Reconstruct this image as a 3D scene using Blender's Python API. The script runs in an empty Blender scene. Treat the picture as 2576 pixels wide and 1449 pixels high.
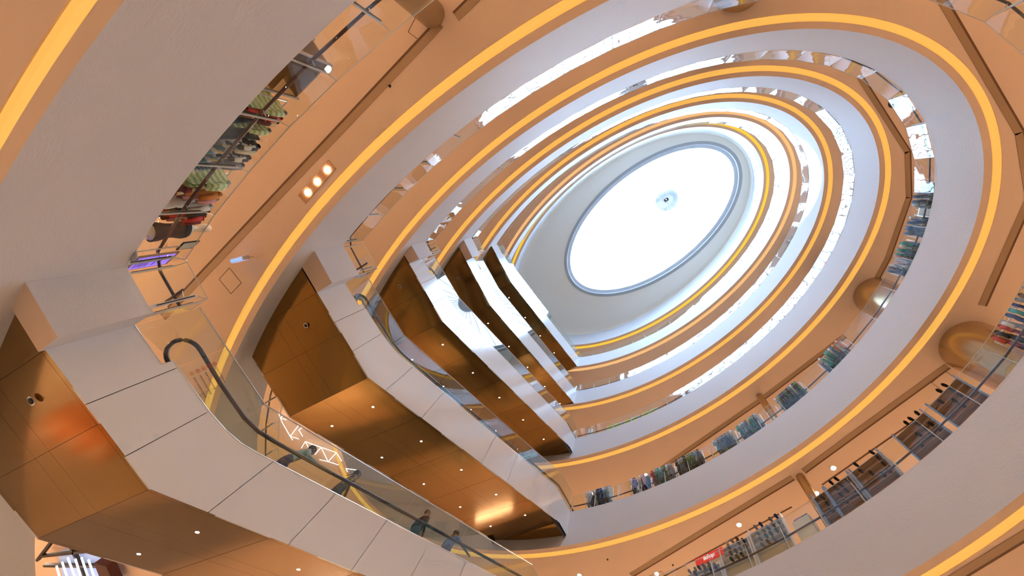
import bpy, bmesh, math, random
from mathutils import Vector, Matrix, noise
sc = bpy.context.scene
EYE = 1.6
rad = math.radians

# ---------------------------------------------------------------- camera, sky, sun, exposure
_z = Vector((276.0, -246.5, 1114.0)).normalized()          # where the zenith sits in the camera's own frame (x right, y down, z forward)
_x = (Vector((1, 0, 0)) - _z.x*_z).normalized()
_y = _z.cross(_x)
def _w(v): return Vector((v.dot(_x), v.dot(_y), v.dot(_z)))
_r, _u, _b = _w(Vector((1, 0, 0))), _w(Vector((0, -1, 0))), _w(Vector((0, 0, -1)))
cam = bpy.data.cameras.new('camera'); camo = bpy.data.objects.new('camera', cam); sc.collection.objects.link(camo)
cam.sensor_width = 36.0; cam.lens = 36.0*1114/2576; cam.clip_end = 500; cam.clip_start = 0.05
camo.matrix_world = Matrix(((_r.x, _u.x, _b.x, 0), (_r.y, _u.y, _b.y, 0), (_r.z, _u.z, _b.z, EYE), (0, 0, 0, 1)))
sc.camera = camo

world = bpy.data.worlds.new('sky'); sc.world = world; world.use_nodes = True
bg = world.node_tree.nodes['Background']; bg.inputs[0].default_value = (0.48, 0.71, 1.0, 1); bg.inputs[1].default_value = 13.5

sun = bpy.data.lights.new('sun', 'SUN'); sun.energy = 3.0; sun.angle = rad(0.6); sun.color = (1, 0.96, 0.9)
suno = bpy.data.objects.new('sun', sun); sc.collection.objects.link(suno)
suno.rotation_euler = Vector((8.3, -4.5, -9.0)).to_track_quat('-Z', 'Y').to_euler()

vs = sc.view_settings; vs.view_transform = 'Standard'; vs.look = 'None'; vs.gamma = 1.0; vs.exposure = 0.27; vs.use_curve_mapping = False
cy = sc.cycles
cy.max_bounces = 6; cy.diffuse_bounces = 3; cy.glossy_bounces = 3; cy.transmission_bounces = 2; cy.transparent_max_bounces = 20
cy.sample_clamp_indirect = 6.0; cy.caustics_reflective = False; cy.caustics_refractive = False
cy.use_denoising = True; cy.use_adaptive_sampling = True; cy.adaptive_threshold = .15; cy.adaptive_min_samples = 16

# ---------------------------------------------------------------- the plan: one ellipse per storey (cx, cy, a, b, angle)
EL = {0: (-1.61, 5.26, 12.5, 7.15, 140.5), 1: (-1.40, 5.30, 12.49, 7.13, 140.7), 2: (-.92, 5.35, 12.6, 7.27, 140.1),
      3: (-.59, 5.18, 12.63, 7.09, 140.3), 4: (.05, 4.85, 12.21, 7.0, 140.3), 5: (.59, 4.6, 12.0, 6.74, 139.6), 6: (.57, 4.64, 12.17, 6.88, 139.1)}
SK = (2.48, 3.01, 9.09, 5.08, 138.4)
STOREY = 6.0
def HB(k): return EYE + STOREY*(.568 + k)           # underside of a slab edge
def HT(k): return EYE + STOREY*(.904 + k)           # its floor
def HG(k): return HT(k) + 1.02                      # top of its glass
def epos(el, t, off=0.0):
    cx, cyy, a, b, an = el; an = rad(an)
    x, y = a*math.cos(t), b*math.sin(t); nx, ny = math.cos(t)/a, math.sin(t)/b; n = math.hypot(nx, ny)
    x += off*nx/n; y += off*ny/n
    return (cx + x*math.cos(an) - y*math.sin(an), cyy + x*math.sin(an) + y*math.cos(an))
def earc(el, t0, t1, step):                          # parameters from t0 to t1 (radians) at even arc length
    N = 720; ts = [t0 + (t1-t0)*i/N for i in range(N+1)]; P = [epos(el, t) for t in ts]; L = [0]
    for i in range(N): L.append(L[-1] + math.dist(P[i], P[i+1]))
    n = max(1, round(L[-1]/step)); out = []; j = 0
    for i in range(n+1):
        d = L[-1]*i/n
        while j < N-1 and L[j+1] < d: j += 1
        f = (d-L[j])/max(1e-9, L[j+1]-L[j]); out.append(ts[j] + (ts[j+1]-ts[j])*min(1, f))
    return out
def tnear(el, p):                                    # parameter of the ellipse point nearest to a plan point
    return min((math.dist(epos(el, 2*math.pi*i/1440), p), 2*math.pi*i/1440) for i in range(1440))[1]

# ---------------------------------------------------------------- materials
MATS = {}
def mat(name, col, rough=.5, metal=0.0, bump=0.0, bscale=8.0, var=0.0, vscale=3.0, emit=None, estr=0.0, spec=.5, coat=0.0, stretch=None):
    m = bpy.data.materials.new(name); m.use_nodes = True; nt = m.node_tree; p = nt.nodes['Principled BSDF']
    p.inputs['Base Color'].default_value = (*col, 1); p.inputs['Roughness'].default_value = rough; p.inputs['Metallic'].default_value = metal
    p.inputs['Specular IOR Level'].default_value = spec; p.inputs['Coat Weight'].default_value = coat; p.inputs['Coat Roughness'].default_value = .05
    tc = nt.nodes.new('ShaderNodeTexCoord'); mp = nt.nodes.new('ShaderNodeMapping'); nt.links.new(tc.outputs['Object'], mp.inputs[0])
    if stretch: mp.inputs['Scale'].default_value = stretch
    if var:
        n = nt.nodes.new('ShaderNodeTexNoise'); n.inputs['Scale'].default_value = vscale; n.inputs['Detail'].default_value = 4
        r = nt.nodes.new('ShaderNodeMix'); r.data_type = 'RGBA'
        r.inputs[6].default_value = (*[c*(1-var) for c in col], 1); r.inputs[7].default_value = (*[min(1, c*(1+var)) for c in col], 1)
        nt.links.new(mp.outputs[0], n.inputs['Vector']); nt.links.new(n.outputs[0], r.inputs[0]); nt.links.new(r.outputs[2], p.inputs['Base Color'])
    if bump:
        n = nt.nodes.new('ShaderNodeTexNoise'); n.inputs['Scale'].default_value = bscale; n.inputs['Detail'].default_value = 3
        b = nt.nodes.new('ShaderNodeBump'); b.inputs['Strength'].default_value = bump; b.inputs['Distance'].default_value = .05
        nt.links.new(mp.outputs[0], n.inputs['Vector']); nt.links.new(n.outputs[0], b.inputs['Height']); nt.links.new(b.outputs[0], p.inputs['Normal'])
    if emit:
        p.inputs['Emission Color'].default_value = (*emit, 1); p.inputs['Emission Strength'].default_value = estr
    MATS[name] = m; return m
def glass(name, tint, bump=.25, bscale=1.6, ior=1.5, gain=1.0):
    m = bpy.data.materials.new(name); m.use_nodes = True; nt = m.node_tree; nt.nodes.clear()
    o = nt.nodes.new('ShaderNodeOutputMaterial'); mx = nt.nodes.new('ShaderNodeMixShader'); tr = nt.nodes.new('ShaderNodeBsdfTransparent'); gl = nt.nodes.new('ShaderNodeBsdfGlossy')
    lw = nt.nodes.new('ShaderNodeLayerWeight'); pw = nt.nodes.new('ShaderNodeMath'); pw.operation = 'POWER'; pw.inputs[1].default_value = 4.6
    nt.links.new(lw.outputs['Facing'], pw.inputs[0]); fr = nt.nodes.new('ShaderNodeMath'); fr.operation = 'MULTIPLY_ADD'; fr.inputs[1].default_value = .9; fr.inputs[2].default_value = .06
    nt.links.new(pw.outputs[0], fr.inputs[0])
    tr.inputs[0].default_value = (*tint, 1); gl.inputs['Roughness'].default_value = .01; gl.inputs[0].default_value = (.95, 1, 1, 1)
    ml = nt.nodes.new('ShaderNodeMath'); ml.operation = 'MULTIPLY'; ml.inputs[1].default_value = gain; ml.use_clamp = True
    tc = nt.nodes.new('ShaderNodeTexCoord'); n = nt.nodes.new('ShaderNodeTexNoise'); n.inputs['Scale'].default_value = bscale; n.inputs['Detail'].default_value = 1
    b = nt.nodes.new('ShaderNodeBump'); b.inputs['Strength'].default_value = bump; b.inputs['Distance'].default_value = .03
    nt.links.new(tc.outputs['Object'], n.inputs['Vector']); nt.links.new(n.outputs[0], b.inputs['Height']); nt.links.new(b.outputs[0], gl.inputs['Normal'])
    nt.links.new(fr.outputs[0], ml.inputs[0]); nt.links.new(ml.outputs[0], mx.inputs[0]); nt.links.new(tr.outputs[0], mx.inputs[1]); nt.links.new(gl.outputs[0], mx.inputs[2]); nt.links.new(mx.outputs[0], o.inputs[0])
    MATS[name] = m; return m
M_fascia = mat('white plaster', (.69, .68, .715), .55, bump=.12, bscale=14, stretch=(1, 1, 3))
M_soffit = mat('warm beige ceiling', (.86, .64, .48), .6, var=.03, vscale=.6)
M_floor = mat('polished stone floor', (.72, .60, .48), .25)
M_ground = mat('marble floor', (.50, .42, .34), .2, var=.25, vscale=.5)
M_wall = mat('beige wall paint', (.70, .55, .42), .6)
M_cove = [mat('cove light warm %d' % i, (.5, .3, .1), .6, emit=e, estr=s) for i, (e, s) in enumerate([((1, .56, .11), .60), ((1, .60, .26), .60), ((1, .68, .03), .62)])]
M_shade_joint = mat('shadow gap brown', (.16, .07, .03), .6)  # dark brown stands for shade in the ceiling gaps; also hatch joints
M_trim = mat('bronze trim', (.42, .27, .15), .4)
M_casing = mat('white escalator cladding', (.80, .815, .86), .16, bump=.06, bscale=.9, coat=.3)
M_bronze = mat('bronze mirror cladding', (.30, .165, .045), .13, metal=.8, bump=.08, bscale=.7)
M_dark = mat('dark joint', (.03, .02, .015), .7)
M_steel = mat('brushed steel', (.62, .64, .68), .3, metal=.9)
M_post = mat('white enamelled steel', (.78, .78, .82), .3)
M_rail = mat('dark brown handrail', (.075, .03, .025), .35)
M_rubber = mat('black rubber', (.03, .032, .04), .35)
M_roof = mat('off-white roof plaster', (.95, .92, .82), .6)
M_ring = mat('grey ring frame', (.42, .45, .47), .45)
M_ring2 = mat('light ring frame', (.70, .75, .80), .4)
M_rib = mat('white painted steel', (.9, .92, .95), .4)
M_column = mat('champagne metal column', (.52, .36, .19), .24, metal=.7, stretch=(1, 1, .05), bump=.03, bscale=30)
M_lamp = mat('lamp glow', (1, 1, 1), .5, emit=(1, .80, .62), estr=30)
M_lampS = mat('small lamp glow', (1, 1, 1), .5, emit=(1, .93, .85), estr=22)
M_glass = glass('balustrade glass', (.93, .97, .95))
M_eglass = glass('escalator glass', (.80, .88, .88), bump=.04, bscale=.8, gain=1.6)
M_sky = glass('skylight glass', (.97, .99, 1), bump=0)

# ---------------------------------------------------------------- mesh helpers
class MB:
    def __init__(s): s.v = []; s.f = []; s.m = []; s.mats = []
    def mi(s, m):
        if m not in s.mats: s.mats.append(m)
        return s.mats.index(m)
    def face(s, pts, m):
        i = len(s.v); s.v += [tuple(p) for p in pts]; s.f.append(tuple(range(i, i+len(pts)))); s.m.append(s.mi(m))
    def prism(s, plan, z0, z1, m, mt=None, mb=None):
        n = len(plan); i = len(s.v)
        s.v += [(x, y, z0) for x, y in plan] + [(x, y, z1) for x, y in plan]
        for j in range(n): s.f.append((i+j, i+(j+1) % n, i+n+(j+1) % n, i+n+j)); s.m.append(s.mi(m))
        s.f.append(tuple(i+j for j in range(n-1, -1, -1))); s.m.append(s.mi(mb or m)); s.f.append(tuple(i+n+j for j in range(n))); s.m.append(s.mi(mt or m))
    def box(s, c, sx, sy, sz, m, rz=0.0, fr=None):                  # centre, full sizes; fr = 3x3 frame
        R = fr or Matrix.Rotation(rz, 3, 'Z'); c = Vector(c); i = len(s.v)
        for a in (-1, 1):
            for b in (-1, 1):
                for d in (-1, 1): s.v.append(tuple(c + R @ Vector((a*sx/2, b*sy/2, d*sz/2))))
        for q in ((0, 1, 3, 2), (4, 6, 7, 5), (0, 4, 5, 1), (2, 3, 7, 6), (0, 2, 6, 4), (1, 5, 7, 3)): s.f.append(tuple(i+j for j in q)); s.m.append(s.mi(m))
    def beam(s, a, b, w, h, m):
        a, b = Vector(a), Vector(b); d = b-a; L = d.length
        if L < 1e-6: return
        x = d/L; up = Vector((0, 0, 1)) if abs(x.z) < .95 else Vector((1, 0, 0)); y = up.cross(x).normalized(); z = x.cross(y)
        s.box((a+b)/2, L, w, h, m, fr=Matrix((x, y, z)).transposed())
    def tube(s, pts, r, m, n=8, closed=False, caps=True):
        P = [Vector(p) for p in pts]; N = len(P); i0 = len(s.v); rr = r if isinstance(r, (list, tuple)) else [r]*N
        for k in range(N):
            d = (P[(k+1) % N] - P[k-1]) if closed else (P[min(k+1, N-1)] - P[max(k-1, 0)])
            d.normalize(); up = Vector((0, 0, 1)) if abs(d.z) < .9 else Vector((1, 0, 0)); a = up.cross(d).normalized(); b = d.cross(a)
            for j in range(n): t = 2*math.pi*j/n; s.v.append(tuple(P[k] + (a*math.cos(t) + b*math.sin(t))*rr[k]))
        for k in range(N if closed else N-1):
            for j in range(n):
                a0 = i0+k*n; a1 = i0+((k+1) % N)*n; s.f.append((a0+j, a0+(j+1) % n, a1+(j+1) % n, a1+j)); s.m.append(s.mi(m))
        if caps and not closed:
            s.f.append(tuple(i0+j for j in range(n-1, -1, -1))); s.m.append(s.mi(m)); s.f.append(tuple(i0+(N-1)*n+j for j in range(n))); s.m.append(s.mi(m))
    def grid(s, rows, m, closed=False):                              # rows of equal-length point lists
        i = len(s.v); R = len(rows); C = len(rows[0])
        for r in rows: s.v += [tuple(p) for p in r]
        for a in range(R-1):
            for b in range(C if closed else C-1):
                b2 = (b+1) % C; s.f.append((i+a*C+b, i+a*C+b2, i+(a+1)*C+b2, i+(a+1)*C+b)); s.m.append(s.mi(m))
    def build(s, name, parent=None, smooth=False):
        me = bpy.data.meshes.new(name); me.from_pydata(s.v, [], s.f)
        for m in s.mats: me.materials.append(m)
        me.polygons.foreach_set('material_index', s.m)
        if smooth: me.polygons.foreach_set('use_smooth', [True]*len(s.f))
        me.update(); o = bpy.data.objects.new(name, me); sc.collection.objects.link(o)
        if parent: o.parent = parent
        return o
def thing(name, label, cat, loc=(0, 0, 0), rz=0.0, group=None):
    o = bpy.data.objects.new(name, None); sc.collection.objects.link(o); o.location = loc; o.rotation_euler = (0, 0, rz); o.empty_display_size = .2
    return tag(o, label, cat, group)
def tag(o, label, cat, group=None):
    o['label'] = label; o['category'] = cat
    if group: o['group'] = group
    return o
def struct(o): o['kind'] = 'structure'; return o
def dup(root, loc, rz=0.0, label=None, group=None, scale=None, mats=None):
    r = root.copy(); sc.collection.objects.link(r); r.location = loc; r.rotation_euler = (0, 0, rz)
    if scale: r.scale = scale
    if label: r['label'] = label
    if group: r['group'] = group
    for ch in list(root.children):
        c = ch.copy(); sc.collection.objects.link(c); c.parent = r
        for g in ch.children:
            d = g.copy(); sc.collection.objects.link(d); d.parent = c
    return r
TAU = 2*math.pi
NSEG = 192
TT = [TAU*i/NSEG for i in range(NSEG)]
def ring(el, off, z): return [(*epos(el, t, off), z) for t in TT]

ORD = ['lowest', 'second', 'third', 'fourth', 'fifth', 'sixth', 'seventh']
LV = ['the lowest storey in view', 'the second storey up', 'the third storey up', 'the fourth storey up', 'the fifth storey up', 'the sixth storey up', 'the top storey']

# ---------------------------------------------------------------- the building
OUT = 15.0
b = MB(); b.grid([ring(EL[1], OUT, 0), [(-1.4, 5.3, 0)]*NSEG], M_ground, True); struct(b.build('floor'))
for k in range(7):
    el = EL[k]; zb, zt = HB(k), HT(k)
    if k == 6: zt = EYE + 42.4
    b = MB(); b.grid([ring(el, 0, zb), ring(el, 0, zt)], M_fascia, True); struct(b.build('trim_%d' % (k+1), smooth=True))
    b = MB()
    b.grid([ring(el, .19, zb), ring(el, 0, zb)], M_soffit, True)
    b.grid([ring(el, .19, zb+.14), ring(el, .19, zb)], M_soffit, True)
    b.grid([ring(el, .41, zb), ring(el, .41, zb+.14)], M_soffit, True)
    b.grid([ring(el, OUT, zb), ring(el, .41, zb)], M_soffit, True)
    b.grid([ring(el, .41, zb+.15), ring(el, .19, zb+.15)], M_soffit, True)
    struct(b.build('ceiling'))
    if k < 6:
        b = MB(); b.grid([ring(el, 0, zt), ring(el, OUT, zt)], M_floor, True); struct(b.build('floor'))
    b = MB()
    b.grid([ring(el, .405, zb+.015), ring(el, .36, zb+.05), ring(el, .27, zb+.06), ring(el, .21, zb+.13)], M_cove[2 if k == 6 else (1 if k == 5 else 0)], True)
    tag(b.build('cove_light'), 'curved warm yellow light strip in the ceiling rim under %s' % LV[k], 'light strip', 'oval cove lights')
b = MB()
lv = [0] + [HT(k) for k in range(6)] + [EYE+43]
b.grid([ring(EL[1], OUT-.3, 0), ring(EL[3], OUT-.3, EYE+43)], M_wall, True)
struct(b.build('wall_outer', smooth=True))

# roof: cove, flat ring, skylight frame
rows = [ring(EL[6], 0, EYE+42.4)]
R6 = ring(EL[6], 0, 0); RS = ring(SK, .02, 0)
def lerp(f, z): return [(a[0]+(c[0]-a[0])*f, a[1]+(c[1]-a[1])*f, z) for a, c in zip(R6, RS)]
rows = [lerp(0, EYE+42.4), lerp(.02, EYE+42.65), lerp(.07, EYE+42.85), lerp(.15, EYE+42.97), lerp(.26, EYE+43), lerp(1, EYE+43)]
b = MB(); b.grid(rows, M_roof, True); o = struct(b.build('ceiling', smooth=True))
sky = struct(bpy.data.objects.new('window_1', None)); sc.collection.objects.link(sky)
b = MB(); b.grid([ring(SK, .02, EYE+42.96), ring(SK, .02, EYE+43.1), ], M_ring, True); b.grid([ring(SK, .02, EYE+42.96), ring(SK, -.24, EYE+42.99)], M_ring, True); b.grid([ring(SK, -.24, EYE+42.99), ring(SK, -.24, EYE+43.5)], M_ring2, True); b.build('window_frame', sky)
b = MB(); b.grid([ring(SK, -.24, EYE+43.5), ring(SK, -.5, EYE+43.55)], M_ring2, True); b.grid([ring(SK, -.5, EYE+43.55), ring(SK, -.5, EYE+43.9)], M_rib, True); b.build('window_sill', sky)
HUB = (4.3, .94, EYE+46.0)
NR = 40
rim = [(*epos(SK, TAU*i/NR, -.5), EYE+43.7) for i in range(NR)]
def dome(i, f):
    p = rim[i % NR]; return (HUB[0]+(p[0]-HUB[0])*f, HUB[1]+(p[1]-HUB[1])*f, p[2]+(HUB[2]-p[2])*(1-f**1.7))
for i in range(NR):
    b = MB()
    for j in range(6): b.beam(dome(i, .11+.89*j/6), dome(i, .11+.89*(j+1)/6), .05, .09, M_ring2)
    b.build('rib', sky)
b = MB()
for f in (.35, .6, .82): b.tube([dome(i, f) for i in range(NR)], .012, M_rib, 5, True)
b.build('cross_cable', sky)
b = MB(); b.grid([[dome(i, .1+.9*j/5) for i in range(NR)] for j in range(6)], M_sky, True)
o = b.build('window_glass', sky); o.location.z = .06
b = MB(); hp = [(HUB[0]+1.06*math.cos(TAU*i/48), HUB[1]+1.06*math.sin(TAU*i/48)) for i in range(48)]; b.prism(hp, HUB[2]-.06, HUB[2]+.05, M_rib); b.build('hub_disc', sky)
b = MB(); b.box((HUB[0]-.06, HUB[1]-.02, HUB[2]-.12), .40, .26, .1, M_dark, rad(-35)); b.box((HUB[0]-.08, HUB[1]-.04, HUB[2]-.18), .12, .12, .03, M_rib, rad(-35)); b.build('rigging_box', sky)
# daylight enters through the skylight opening
pl = bpy.data.lights.new('skylight_opening', 'AREA'); pl.shape = 'ELLIPSE'; pl.size = 2*SK[2]; pl.size_y = 2*SK[3]; pl.cycles.is_portal = True
po = bpy.data.objects.new('skylight_opening', pl); sc.collection.objects.link(po); po.location = (SK[0], SK[1], EYE+43.6); po.rotation_euler = (0, 0, rad(SK[4]))
# roof above the ring closes the building
b = MB(); b.grid([ring(SK, -.2, EYE+43.95), ring(EL[3], OUT, EYE+43.95)], M_roof, True); struct(b.build('roof'))

# added lamps out of view, for shop downlights; floor bounce warms the soffits
for k in range(7):
    el = EL[k]; n = 9
    for i in range(n):
        t = TAU*(i+.5*(k % 2))/n
        la = bpy.data.lights.new('shop_lamp', 'AREA'); la.shape = 'SQUARE'; la.size = 2.4; la.color = (1, .79, .58); la.energy = (700, 640, 540, 470, 380, 260, 200)[k]
        lo = bpy.data.objects.new('shop_lamp', la); sc.collection.objects.link(lo); lo.location = (*epos(el, t, 9.0 if k else 7.5), HB(k)-.08)

# ceiling gap lines: flat strips under the soffits, gap shade painted dark brown
def gap(k, pts, w=.17, dark=.05, name=True):
    z = HB(k); b = MB()
    for a, c in zip(pts, pts[1:]):
        d = Vector((c[0]-a[0], c[1]-a[1], 0)).normalized(); n = Vector((-d.y, d.x, 0))
        A, C = Vector((*a, z-.006)), Vector((*c, z-.006))
        b.beam(A, C, dark, .012, M_shade_joint); b.beam(A+n*(w/2+dark/2), C+n*(w/2+dark/2), w, .008, M_trim)
    return struct(b.build('trim_line'))
gap(1, [(-12.5, 3.45), (-3.85, -3.4)]); gap(1, [(-3.5, -3.5), (-1.2, -5.2), (3, -5.6)]); gap(1, [(9.4, 4.6), (3.4, 12.6)])
gap(2, [(7.9, -5.2), (10.42, -1.54), (11.0, .2), (10.5, 3.31)]); gap(2, [(9.98, 5.28), (6.6, 9.45)]); gap(2, [(6.3, 9.75), (1.2, 15.0)])
gap(2, [(7.15, 9.82), (9.6, 6.85)], .0, .045); gap(2, [(6.35, 10.83), (.6, 16.4)], .0, .045)
for k in (3, 4, 5):
    dx = EL[k][0]-EL[3][0]; dy = EL[k][1]-EL[3][1]
    P = lambda L: [(x+dx, y+dy) for x, y in L]
    gap(k, P([(8.9, -4.4), (10.99, -1.5), (11.33, .3), (10.99, 2.77), (10.6, 4.1)])); gap(k, P([(9.9, 6.3), (6.86, 9.76), (1.5, 15.3)])); gap(k, P([(-9.5, 1.6), (-4.6, -2.6), (1.5, -4.9)]))

# columns, storey by storey
def column(k, x, y, r, sx=1.0, rz=0.0, m=M_column):
    pl = [(x + r*sx*math.cos(TAU*i/40)*math.cos(rz) - r*math.sin(TAU*i/40)*math.sin(rz), y + r*sx*math.cos(TAU*i/40)*math.sin(rz) + r*math.sin(TAU*i/40)*math.cos(rz)) for i in range(40)]
    z0 = HT(k-1) if k else 0; b = MB(); b.grid([[(px, py, z0) for px, py in pl], [(px, py, HB(k)) for px, py in pl]], m, True)
    o = b.build('column', smooth=True); struct(o); return o
for k in range(0, 7):
    dx = EL[k][0]-EL[2][0]; dy = EL[k][1]-EL[2][1]
    column(k, 10.35+dx, 4.55+dy, .78); column(k, 6.47+dx, 9.63+dy, .145); column(k, 2.95+dx, -5.75+dy, .72)
    column(k, -3.72+dx*.5, -3.52, .27, m=M_trim)

# ---------------------------------------------------------------- escalators
ESC = [  # lower storey, outer-face start A, outer-face end B
 (0, (-7.82, 2.21), (-1.56, 14.17)), (1, (-7.90, 2.72), (-1.60, 14.01)), (2, (-8.16, 2.89), (-1.92, 14.03)), (3, (-7.87, 3.69), (-2.33, 14.03)), (4, (-8.18, 3.66), (-2.78, 13.63))]
W = 3.19
def esc_frame(A, B):
    u = Vector((B[0]-A[0], B[1]-A[1], 0)); L = u.length; u.normalize(); n = Vector((-u.y, u.x, 0))
    return u, n, L
def interp(prof, s):
    for (a, za), (c, zc) in zip(prof, prof[1:]):
        if s <= c: return za + (zc-za)*(s-a)/(c-a)
    return prof[-1][1]
ESC_LABEL = ['lowest escalator with riders, grey white cladding and curved black handrail', 'second escalator up, white sides and bronze mirror underside with ten small lamps',
             'third escalator up, white side panels over a dark bronze underside', 'fourth escalator up with narrow bright white side under bronze soffit', 'highest escalator, directly below the skylight, slim white sides']
for (k, A, B) in ESC:
    u, n, L = esc_frame(A, B); T, T2 = HT(k), HT(k+1); root = thing('escalator', ESC_LABEL[k], 'escalator', (*A, T), 0, 'escalators stacked across the atrium')
    org = Vector((*A, 0)); inv = -Vector((A[0], A[1], T))
    def Wp(s, w, z): return org + u*s + n*w + Vector((0, 0, z)) + inv
    zb = T-1.28 if k else T-1.21; S0 = -2.6; S1 = L+1.2; bs, bd, br_ = (2.72, .08, .595) if k else (2.47, .20, .612)
    s_end = bs + (T2-1.42-zb-bd)/br_
    bot = [(S0, zb), (0, zb), (bs, zb+bd), (min(s_end, S1-.1), zb+bd+br_*(min(s_end, S1-.1)-bs)), (S1, zb+bd+br_*(min(s_end, S1-.1)-bs))]
    r = .605 if k else .62
    te = 3.0+(T2-T-.72)/r
    top = [(S0, T), (0, T), (.78, T+.05), (.781, T+.25), (1.83, T+.34), (2.3, T+.43), (2.65, T+.55), (3.0, T+.74), (te, T2+.02), (S1, T2+.03)]
    gtop = [(S0, T+1.05), (0, T+1.22), (2.28, T+1.40), (2.29+(T2+1.3-T-1.4)/r, T2+1.3), (S1, T2+1.08)]
    # side panels
    seams = [S0, .93] ; s = 1.86+.02
    seams = [S0, -.9, .93, 1.86, 3.3, 4.7, 6.1, 7.5, 8.9, 10.3, 11.7]
    seams = [q for q in seams if q < S1-.6] + [S1]
    for w, side in ((0, 'outer'), (W, 'inner')):
        for a, c in zip(seams, seams[1:]):
            b = MB(); ks = sorted(set([a+.006, c-.006] + [q for q, _ in top+bot if a+.006 < q < c-.006])); th = .04 if w == 0 else -.04
            for p, q in zip(ks, ks[1:]):
                z = [interp(bot, p), interp(bot, q), interp(top, q-1e-4), interp(top, p+1e-4)]
                f = [Wp(p, w, z[0]), Wp(q, w, z[1]), Wp(q, w, z[2]), Wp(p, w, z[3])]; g = [v + n*th for v in f]
                b.face(f, M_casing); b.face(g[::-1], M_casing); b.face([f[0], g[0], g[1], f[1]], M_casing); b.face([f[3], f[2], g[2], g[3]], M_casing)
            b.face([Wp(ks[-1], w, interp(bot, c)), Wp(ks[-1], w+th, interp(bot, c)), Wp(ks[-1], w+th, interp(top, c)), Wp(ks[-1], w, interp(top, c))], M_casing)
            b.build('side_panel', root)
    b = MB()
    for w in (.05, W-.05):
        for p, q in zip([x for x, _ in top], [x for x, _ in top][1:]):
            if q-p < .01: continue
            b.face([Wp(p, w, interp(bot, p)+.02), Wp(q, w, interp(bot, q)+.02), Wp(q, w, interp(top, q-1e-4)-.02), Wp(p, w, interp(top, p+1e-4)-.02)], M_dark)
    b.build('frame', root)
    # bronze underside with seams
    ss = [S0, 0.0, 1.26, bs]; s = bs
    while s+1.9 < min(s_end, S1): s += 1.9; ss.append(s)
    ss += [min(s_end, S1-.1), S1]; ww = [.0, .10, 1.38, 1.40, 1.78, 1.80, W-.10, W]
    ss = sorted(ss); ws = [(0, .10), (.10, 1.385), (1.385, 1.79), (1.79, W-.10), (W-.10, W)]
    b = MB()
    for a, c in zip(ss, ss[1:]):
        if c-a < .05: continue
        for w0, w1 in ws:
            za, zc = interp(bot, a), interp(bot, c)
            b.face([Wp(a+.003, w1-.002, za), Wp(c-.003, w1-.002, zc), Wp(c-.003, w0+.002, zc), Wp(a+.003, w0+.002, za)], M_bronze)
        b.face([Wp(a, W, interp(bot, a)+.012), Wp(c, W, interp(bot, c)+.012), Wp(c, 0, interp(bot, c)+.012), Wp(a, 0, interp(bot, a)+.012)], M_dark)
    b.build('underside', root)
    # floor plates, steps
    for w0, nm in ((.45, 'steps'), (1.74, 'steps')):
        b = MB(); b.face([Wp(S0, w0, T+.01), Wp(S0, w0+1.0, T+.01), Wp(2.0, w0+1.0, T+.01), Wp(2.0, w0, T+.01)], M_steel)
        ns = int((T2-T)/.2); tread = (te+.5-2.6)/ns
        for i in range(ns):
            s_ = 2.3+i*tread; z_ = T+.2*i
            b.face([Wp(s_, w0, z_), Wp(s_, w0+1, z_), Wp(s_, w0+1, z_+.2), Wp(s_, w0, z_+.2)], M_steel)
            b.face([Wp(s_, w0, z_+.2), Wp(s_, w0+1, z_+.2), Wp(s_+tread, w0+1, z_+.2), Wp(s_+tread, w0, z_+.2)], M_steel)
        b.face([Wp(2.3+ns*tread, w0, T2+.01), Wp(2.3+ns*tread, w0+1, T2+.01), Wp(S1, w0+1, T2+.01), Wp(S1, w0, T2+.01)], M_steel)
        b.build(nm, root)
    b = MB()
    for w0, w1 in ((.05, .44), (1.46, 1.73), (2.75, W-.05)):
        ks = [x for x, _ in top]
        for p, q in zip(ks, ks[1:]):
            if q-p > .01: b.face([Wp(p, w0, interp(top, p+1e-4)-.01), Wp(p, w1, interp(top, p+1e-4)-.01), Wp(q, w1, interp(top, q-1e-4)-.01), Wp(q, w0, interp(top, q-1e-4)-.01)], M_steel)
    b.build('skirt_deck', root)
    # outer safety glass, panes 2.1 m long
    for w in (.02, W-.02):
        gs = [-.0, .92, 2.3, 4.35, 6.4, 8.45, 10.5]; gs = [g for g in gs if g < L-.6]+[L+.1]
        for a, c in zip(gs, gs[1:]):
            ks = sorted(set([a+.008, c-.008]+[q for q, _ in top+gtop if a+.01 < q < c-.01])); b = MB()
            b.grid([[Wp(q, w, interp(top, q+(1e-3 if q < c-.1 else -1e-3))) for q in ks], [Wp(q, w, interp(gtop, q)) for q in ks]], M_eglass); b.build('glass_pane', root)
        ks = [q for q in [0, 2.28, 2.6, 3] if q < L] + [gtop[3][0], L+.1]
        ks = sorted(q for q in ks if q <= L+.1)
        b = MB(); b.tube([Wp(q, w, interp(gtop, q)) for q in ks], .014, M_steel, 6); b.build('top_rail', root)
        b = MB(); ks = [0, .77, .79, 1.83, 2.3, 2.65, 3.0, te, L]; b.tube([Wp(q, w-.012 if w < 1 else w+.012, interp(top, q)) for q in ks if q <= L], .016, M_steel, 6); b.build('bottom_channel', root)
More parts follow.
